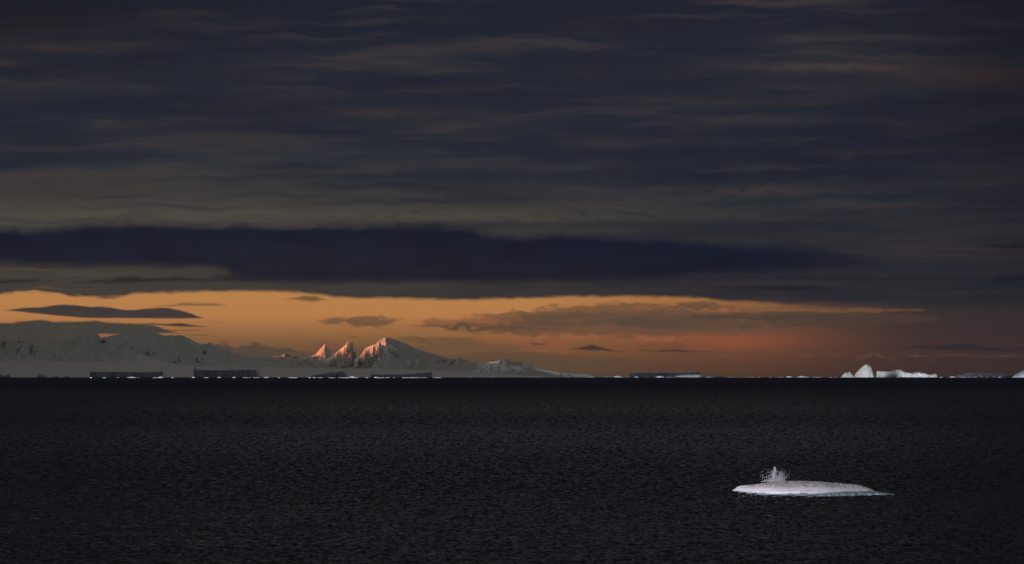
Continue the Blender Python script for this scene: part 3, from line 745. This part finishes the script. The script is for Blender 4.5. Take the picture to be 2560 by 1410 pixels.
# pieces of ice floating along the horizon
def lump(cx, base, wpx, hpx, d, seed, name='ice_chunk', label='', group=None):
    pts = [(cx - wpx / 2, base + 0.6)]
    rng = random.Random(seed)
    k = 5
    for i in range(1, k):
        fx = i / k
        pts.append((cx - wpx / 2 + wpx * fx, base - hpx * (math.sin(math.pi * fx) ** 0.6) * rng.uniform(0.55, 1.0)))
    pts.append((cx + wpx / 2, base + 0.6))
    dep = wpx * K * d * 0.35
    px = np.linspace(pts[0][0], pts[-1][0], 9)
    top = interp(pts, px)
    Xv, Yv, Zv, zz = loft(px, top, base, d, 0, dep, dep, 2.2, seed, 0.5, nth=9)
    V = np.stack([Xv, Yv, Zv], -1).reshape(-1, 3)
    nr, nc = Xv.shape
    loc = (float(Xv.mean()), float(d), float(curv(Xv.mean(), d)))
    o = mesh_obj(name, V - np.array(loc), grid_faces(nr, nc), M_brash)
    o.location = loc
    return tag(o, label, 'ice chunk', group)

for i, (cx, wp, hp, lb) in enumerate((
        (332, 19, 4.5, 'flat white ice chunk before the level topped tabular iceberg'),
        (402, 13, 4.5, 'white ice chunk at the right foot of the level topped tabular iceberg'),
        (484, 10, 3.0, 'white ice chunk at the left foot of the tall tabular iceberg'),
        (548, 9, 3.2, 'domed white ice chunk before the middle of the tall tabular iceberg'),
        (585, 9, 2.6, 'flat white ice chunk before the right part of the tall tabular iceberg'),
        (666, 14, 3.0, 'low white ice chunk right of the tall tabular iceberg'),
        (880, 17, 7.5, 'bright humped ice chunk right beside the dark lumpy iceberg'),
        (940, 10, 3.5, 'small white ice chunk before the left end of the wedge iceberg'),
        (1209, 11, 6.0, 'upright white ice chunk alone below the small sunlit summit'),
        (1345, 22, 3.0, 'long low white ice chunk past the end of the mountains'),
        (1477, 30, 3.0, 'wide thin white ice chunk left of the pale topped slab berg'),
        (1545, 22, 6.5, 'heaped white ice chunk left of the pale topped slab berg'),
        (1591, 12, 4.2, 'white ice chunk before the left end of the pale topped slab berg'),
        (1650, 24, 4.5, 'rough white ice chunk before the middle of the pale topped slab berg'),
        (1770, 10, 3.0, 'small white ice chunk before the very low broken iceberg'),
        (1972, 15, 5.0, 'humped white ice chunk left of a flat white floe'),
        (2007, 37, 5.0, 'flat white floe of ice left of the pointed iceberg'),
        (2382, 22, 3.2, 'low white ice chunk before the low grey iceberg'),
        (2550, 20, 3.2, 'low white ice chunk before the pale wedge at the right border'))):
    lump(cx, HB, wp, hp * (0.7 if cx < 1100 else 1.0), 9300 if cx < 1100 else 12500, 300 + i, 'ice_chunk', lb, 'larger ice chunks on the horizon')
o = lump(1677, 949.0, 11, 4.5, 9500, 371, 'ice_chunk', 'white ice chunk on the dark water nearer than the horizon line')
rng = random.Random(12)
spots = []
for lo, hi, cnt in ((225, 480, 8), (480, 720, 8), (720, 880, 17), (880, 1100, 18), (1100, 1560, 34), (1560, 1900, 30), (1900, 2100, 14), (2100, 2360, 26), (2360, 2560, 18)):
    for i in range(cnt):
        spots.append(rng.uniform(lo, hi))
for i, cx in enumerate(spots):
    lump(cx, HB, min(2.5 + rng.expovariate(1 / 7.0), 34), rng.uniform(0.25, 0.9) if cx < 1100 else rng.uniform(0.6, 2.0), rng.uniform(8800, 9600) if cx < 1100 else rng.uniform(11500, 13500), 500 + i, 'ice_fragment', 'tiny white ice fragment in the thin broken line along the horizon', 'ice fragments along the horizon')

# ------------------------------------------------------------------ the near ice floe
def floe():
    d = 353.0
    prof_pts = [(1830, 1224.5), (1834, 1221), (1842, 1215), (1850, 1213.5), (1870, 1212), (1900, 1207.5), (1925, 1204.5), (1950, 1202.5), (1985, 1200.5), (2030, 1201), (2060, 1203), (2090, 1206), (2125, 1209), (2150, 1213), (2170, 1218.5), (2182, 1224), (2190, 1229.5)]
    px = np.linspace(1830, 2190, 190)
    top = interp(prof_pts, px)
    k21 = np.hanning(21); k21 /= k21.sum()
    top = np.convolve(np.pad(top, 10, mode='reflect', reflect_type='odd'), k21, 'valid') + 0.35 * fbm(px / 7, px * 0, None, 3, 4)
    s = (px - 1830) / 360.0
    # near edge at the waterline, from the photograph's rows
    wl = interp([(1830, 1228.5), (1850, 1231), (1880, 1233.5), (1930, 1235.5), (2000, 1236), (2060, 1235.3), (2120, 1233.5), (2160, 1232), (2190, 1231)], px)
    kf = np.hanning(35); kf /= kf.sum()
    wl = np.convolve(np.pad(wl, 17, mode='reflect', reflect_type='odd'), kf, 'valid')
    near = CAM_H / ((wl - EYE_Y) * K)
    kf = np.hanning(35); kf /= kf.sum()
    wl = np.convolve(np.pad(wl, 17, mode='reflect', reflect_type='odd'), kf, 'valid')
    near = CAM_H / ((wl - EYE_Y) * K)
    back_d = interp([(1830, 355), (1870, 357.5), (1950, 359), (2100, 358.5), (2160, 356.5), (2190, 355.5)], px)
    back_d = near + 0.8 + 8.5 * (1 - np.abs(2 * s - 1) ** 2.4)
    crest_d = near * 0.42 + back_d * 0.58
    crest_z = CAM_H - (top - EYE_Y) * K * crest_d
    crest_z = np.maximum(crest_z, 0.05)
    nth = 64
    t = np.linspace(0, 1, nth)
    Xs, Ys, Zs = [], [], []
    yy = np.where(t < 0.6, 0, 0)
    # section: short steep rounded foot, then a gentle slope to the crest, then down behind
    sec_y = np.interp(t, [0, 0.06, 0.14, 0.26, 0.42, 0.6, 0.8, 0.93, 1], [0, -0.02, 0.02, 0.09, 0.22, 0.5, 0.78, 0.95, 1.0])
    sec_z = np.interp(t, [0, 0.06, 0.14, 0.26, 0.42, 0.6, 0.8, 0.93, 1], [-0.12, 0.10, 0.34, 0.58, 0.80, 1.0, 0.78, 0.42, -0.12])
    k3 = np.hanning(9); k3 /= k3.sum()
    sec_y = np.convolve(np.pad(sec_y, 4, mode='edge'), k3, 'valid'); sec_z = np.convolve(np.pad(sec_z, 4, mode='edge'), k3, 'valid')
    sec_z = sec_z / sec_z.max(); sec_z[0] = sec_z[-1] = -0.15
    Yv = near[:, None] + (back_d - near)[:, None] * sec_y[None, :]
    Xv = ((px - 1280) * K)[:, None] * crest_d[:, None] / cp + 0 * Yv
    Zv = crest_z[:, None] * sec_z[None, :]
    nz = fbm(Xv / 1.6, Yv / 1.6, Zv / 0.7, 4, 12); n2 = fbm(Xv / 0.5, Yv / 0.5, Zv / 0.35, 3, 19)
    steep = np.clip(1 - t / 0.4, 0, 1)[None, :]
    Yv = Yv + (0.22 * nz + 0.08 * n2) * steep
    Zv = Zv + (0.035 * nz + 0.02 * n2) * np.clip(crest_z, 0, 1)[:, None] * np.where(sec_z > 0, 1, 0)[None, :]
    base = empty('ice_floe', (float(Xv.mean()), 355.0, 0.0))
    tag(base, 'low white snow covered ice floe speckled with brown, alone on the dark near water', 'ice floe')
    m, q, b = new_mat('floe_snow')
    gp = q.n('ShaderNodeNewGeometry'); p = gp.outputs['Position']
    sx = q.n('ShaderNodeSeparateXYZ'); m.node_tree.links.new(p, sx.inputs[0])
    clean = q.mix(q.noise(p, 1.2, 4, 0.6), (0.80, 0.83, 0.90, 1), (0.88, 0.88, 0.91, 1))
    wet = q.ss(0.32, 0.02, q.add(sx.outputs[2], q.mul(q.sub(q.noise(p, 1.6, 3, 0.6), 0.5), 0.35)))
    clean = q.mix(q.mul(wet, 0.75), clean, (0.50, 0.72, 0.78, 1))
    # droppings on the crest
    xr = sx.outputs[0]
    x_a = (1905 - 1280) * K * 355; x_b = (2110 - 1280) * K * 355; x_l = (1865 - 1280) * K * 355
    zone = q.mul(q.mul(q.ss(x_l, x_a, xr), q.ss(x_b + 0.8, x_b - 1.6, xr)), q.ss(0.62, 1.05, sx.outputs[2]))
    wash = q.mul(q.mul(zone, q.ss(x_b - 2.0, x_a + 1.0, xr)), q.ss(0.40, 0.62, q.noise(p, 1.4, 4, 0.7)))
    clean = q.mix(q.mul(wash, 0.5), clean, (0.50, 0.40, 0.27, 1))
    spk = q.ss(0.55, 0.61, q.noise(q.xyz(q.mul(sx.outputs[0], 2.8), q.mul(sx.outputs[1], 1.5), q.mul(sx.outputs[2], 4.0)), 1.0, 4, 0.75))
    clean = q.mix(q.mul(q.mul(spk, zone), 0.9), clean, (0.14, 0.10, 0.06, 1))
    q.put(b.inputs['Base Color'], clean)
    b.inputs['Roughness'].default_value = 0.7; b.inputs['Specular IOR Level'].default_value = 0.25
    bp = q.n('ShaderNodeBump'); bp.inputs['Strength'].default_value = 0.25; bp.inputs['Distance'].default_value = 0.15
    q.put(bp.inputs['Height'], q.noise(p, 2.2, 5, 0.6)); q.put(b.inputs['Normal'], bp.outputs[0])
    V = np.stack([Xv, Yv, Zv], -1).reshape(-1, 3) - np.array(base.location)
    mesh_obj('snow_mound', V, grid_faces(len(px), nth)[:, ::-1].copy(), m, base)
    # shelf of wet blue ice at the waterline, running out to the right
    px2 = np.linspace(1850, 2236, 150)
    nr_ = interp([(1850, 1231), (1880, 1234), (1940, 1237), (2040, 1238), (2120, 1237.6), (2180, 1237.2), (2215, 1236.4), (2236, 1235)], px2) + 0.4 * fbm(px2 / 14, px2 * 0, None, 3, 2)
    fr_ = interp([(1850, 1226), (1940, 1222), (2100, 1222), (2150, 1224), (2190, 1227), (2215, 1231), (2236, 1234.6)], px2)
    yn = CAM_H / ((nr_ - EYE_Y) * K); yf = CAM_H / ((fr_ - EYE_Y) * K)
    u = np.linspace(0, 1, 22)
    Ys = yn[:, None] + (yf - yn)[:, None] * u[None, :]
    Xs = ((px2 - 1280) * K)[:, None] * 353.0 / cp + 0 * Ys
    edge_ = np.clip(u / 0.10, 0, 1) ** 0.5 * np.clip((1 - u) / 0.2, 0, 1) ** 0.5
    hh = interp([(1850, 0.10), (1950, 0.13), (2100, 0.26), (2190, 0.22), (2236, 0.02)], px2)
    Zs = -0.10 + (hh + 0.10)[:, None] * edge_[None, :] * (1 + 0.3 * fbm(Xs / 0.8, Ys / 0.8, None, 3, 6))
    ms_, q2, b2 = new_mat('wet_blue_ice')
    q2.put(b2.inputs['Base Color'], q2.mix(q2.noise(pos(q2), 1.3, 4, 0.6), (0.30, 0.48, 0.53, 1), (0.55, 0.70, 0.73, 1)))
    b2.inputs['Roughness'].default_value = 0.3
    V2 = np.stack([Xs, Ys, Zs], -1).reshape(-1, 3) - np.array(base.location)
    mesh_obj('wet_ice_shelf', V2, grid_faces(len(px2), 22)[:, ::-1].copy(), ms_, base)
floe()

# ------------------------------------------------------------------ splash of spray behind the floe
def splash():
    rg = np.random.default_rng(4)
    d = 364.0
    base = empty('splash', P(1938, 1205, d))
    tag(base, 'burst of white spray thrown up behind the ice floe', 'splash')
    L = np.array(base.location)
    m, q, b = new_mat('white_spray')
    q.put(b.inputs['Base Color'], q.mix(q.noise(pos(q), 3.0, 3, 0.5), (0.70, 0.72, 0.76, 1), (0.86, 0.86, 0.88, 1)))
    b.inputs['Roughness'].default_value = 0.35
    oct_v = np.array([(1, 0, 0), (-1, 0, 0), (0, 1, 0), (0, -1, 0), (0, 0, 1), (0, 0, -1)], float)
    oct_f = [(0, 2, 4), (2, 1, 4), (1, 3, 4), (3, 0, 4), (2, 0, 5), (1, 2, 5), (3, 1, 5), (0, 3, 5)]
    def drops(ps, name, kind=None):
        V, F = [], []
        for (x, y, r, e, dy) in ps:
            c = np.array(P(x, y, d + dy)) - L
            o_ = len(V); r = r * 1.2
            s_ = oct_v * r * np.array([rg.uniform(.7, 1.2), rg.uniform(.7, 1.2), e])
            V.extend(c + s_); F.extend([tuple(i + o_ for i in f) for f in oct_f])
        o = mesh_obj(name, np.array(V), F, m, base, smooth=True)
        if kind: o['kind'] = kind
    # the jet: twisted threads of water rising from the crest, thickest at the left
    jets = []
    for k_ in range(420):                      # tall column at the left
        t = rg.uniform() ** 0.85
        jets.append((1938.5 - 3.0 * t + 1.6 * math.sin(t * 9) + rg.normal() * (3.2 - 2.2 * t), 1207 - 39.5 * t, rg.uniform(0.018, 0.042) * (1.25 - 0.5 * t), rg.uniform(0.9, 2.0), rg.normal() * 0.3))
    for k_ in range(70):
        left = rg.uniform() < 0.3
        x = rg.normal() * 4.0 + (1937 if left else 1950); y = 1206.0 + rg.uniform(-4, 2)
        hgt = rg.uniform(0.45, 1.0) * (38 if left else 30) * (1 - 0.012 * abs(x - 1942))
        aim = rg.normal() * 0.10 + (0.0 if left else 0.28 * (x - 1946) / 10)
        ang = aim; x0_, y0_ = x, y
        n_ = int(rg.integers(14, 40))
        r0 = rg.uniform(0.018, 0.038) * (1.15 if left else 0.9); dy = rg.normal() * 0.35
        for i in range(n_):
            t = i / n_
            ang = 0.75 * ang + 0.25 * aim + rg.normal() * 0.35
            st = hgt / n_
            x += math.sin(ang) * st * 1.2; y -= max(math.cos(ang), 0.1) * st * 1.15
            if y < 1169: break
            if rg.uniform() < 0.22: continue
            jets.append((x + rg.normal() * 0.5, y + rg.normal() * 0.4, r0 * (1.15 - 0.75 * t) * rg.uniform(0.6, 1.3), rg.uniform(0.9, 2.0), dy + rg.normal() * 0.08))
    for k_ in range(150):                      # boiling foot
        jets.append((rg.normal() * 13 + 1940, 1206.5 - abs(rg.normal()) * 3.0, rg.uniform(0.02, 0.07), rg.uniform(0.7, 1.2), rg.normal() * 0.4))
    for k_ in range(110):                      # low fan on the left
        t = rg.uniform()
        jets.append((1934 - 30 * t + rg.normal() * 3, 1207 - 9 * t * (1 - t) * rg.uniform(0.4, 2.2) - 2 - abs(rg.normal()) * 2.5 * (1 - t), rg.uniform(0.015, 0.04), rg.uniform(0.7, 1.4), rg.normal() * 0.4))
    drops(jets, 'spray_jet', 'stuff')
    dr = []
    for i in range(900):
        a = rg.uniform(0.12, 0.93) * math.pi; r = abs(rg.normal()) * 0.55 + 0.12
        x = 1940 + math.cos(a) * r * 36; y = 1206 - math.sin(a) * r * 32
        if y < 1172 or x > 1976 or x < 1900: continue
        dr.append((x, y, rg.uniform(0.012, 0.032), rg.uniform(0.8, 1.4), rg.normal() * 0.5))
    drops(dr, 'spray_droplets', 'stuff')
splash()

# ------------------------------------------------------------------ evening air
HAZE = 4.6e-6
def haze():
    lo, hi, w_ = -1345.0, 2750.0, 1.32e5
    v = [(sx * w_, -w_ if sy < 0 else 8.6e4, z) for z in (lo, hi) for sx, sy in ((-1, -1), (1, -1), (1, 1), (-1, 1))]
    f = [(3, 2, 1, 0), (4, 5, 6, 7), (0, 1, 5, 4), (1, 2, 6, 5), (2, 3, 7, 6), (3, 0, 4, 7)]
    m = bpy.data.materials.new('evening_haze'); m.use_nodes = True
    n = m.node_tree.nodes; n.clear()
    out = n.new('ShaderNodeOutputMaterial'); pv = n.new('ShaderNodeVolumePrincipled')
    pv.inputs['Color'].default_value = (0.62, 0.68, 0.74, 1)
    pv.inputs['Density'].default_value = HAZE
    pv.inputs['Anisotropy'].default_value = 0.95
    m.node_tree.links.new(pv.outputs[0], out.inputs['Volume'])
    o = mesh_obj('haze', v, f, m, smooth=False)
    tag(o, kind='stuff')
haze()
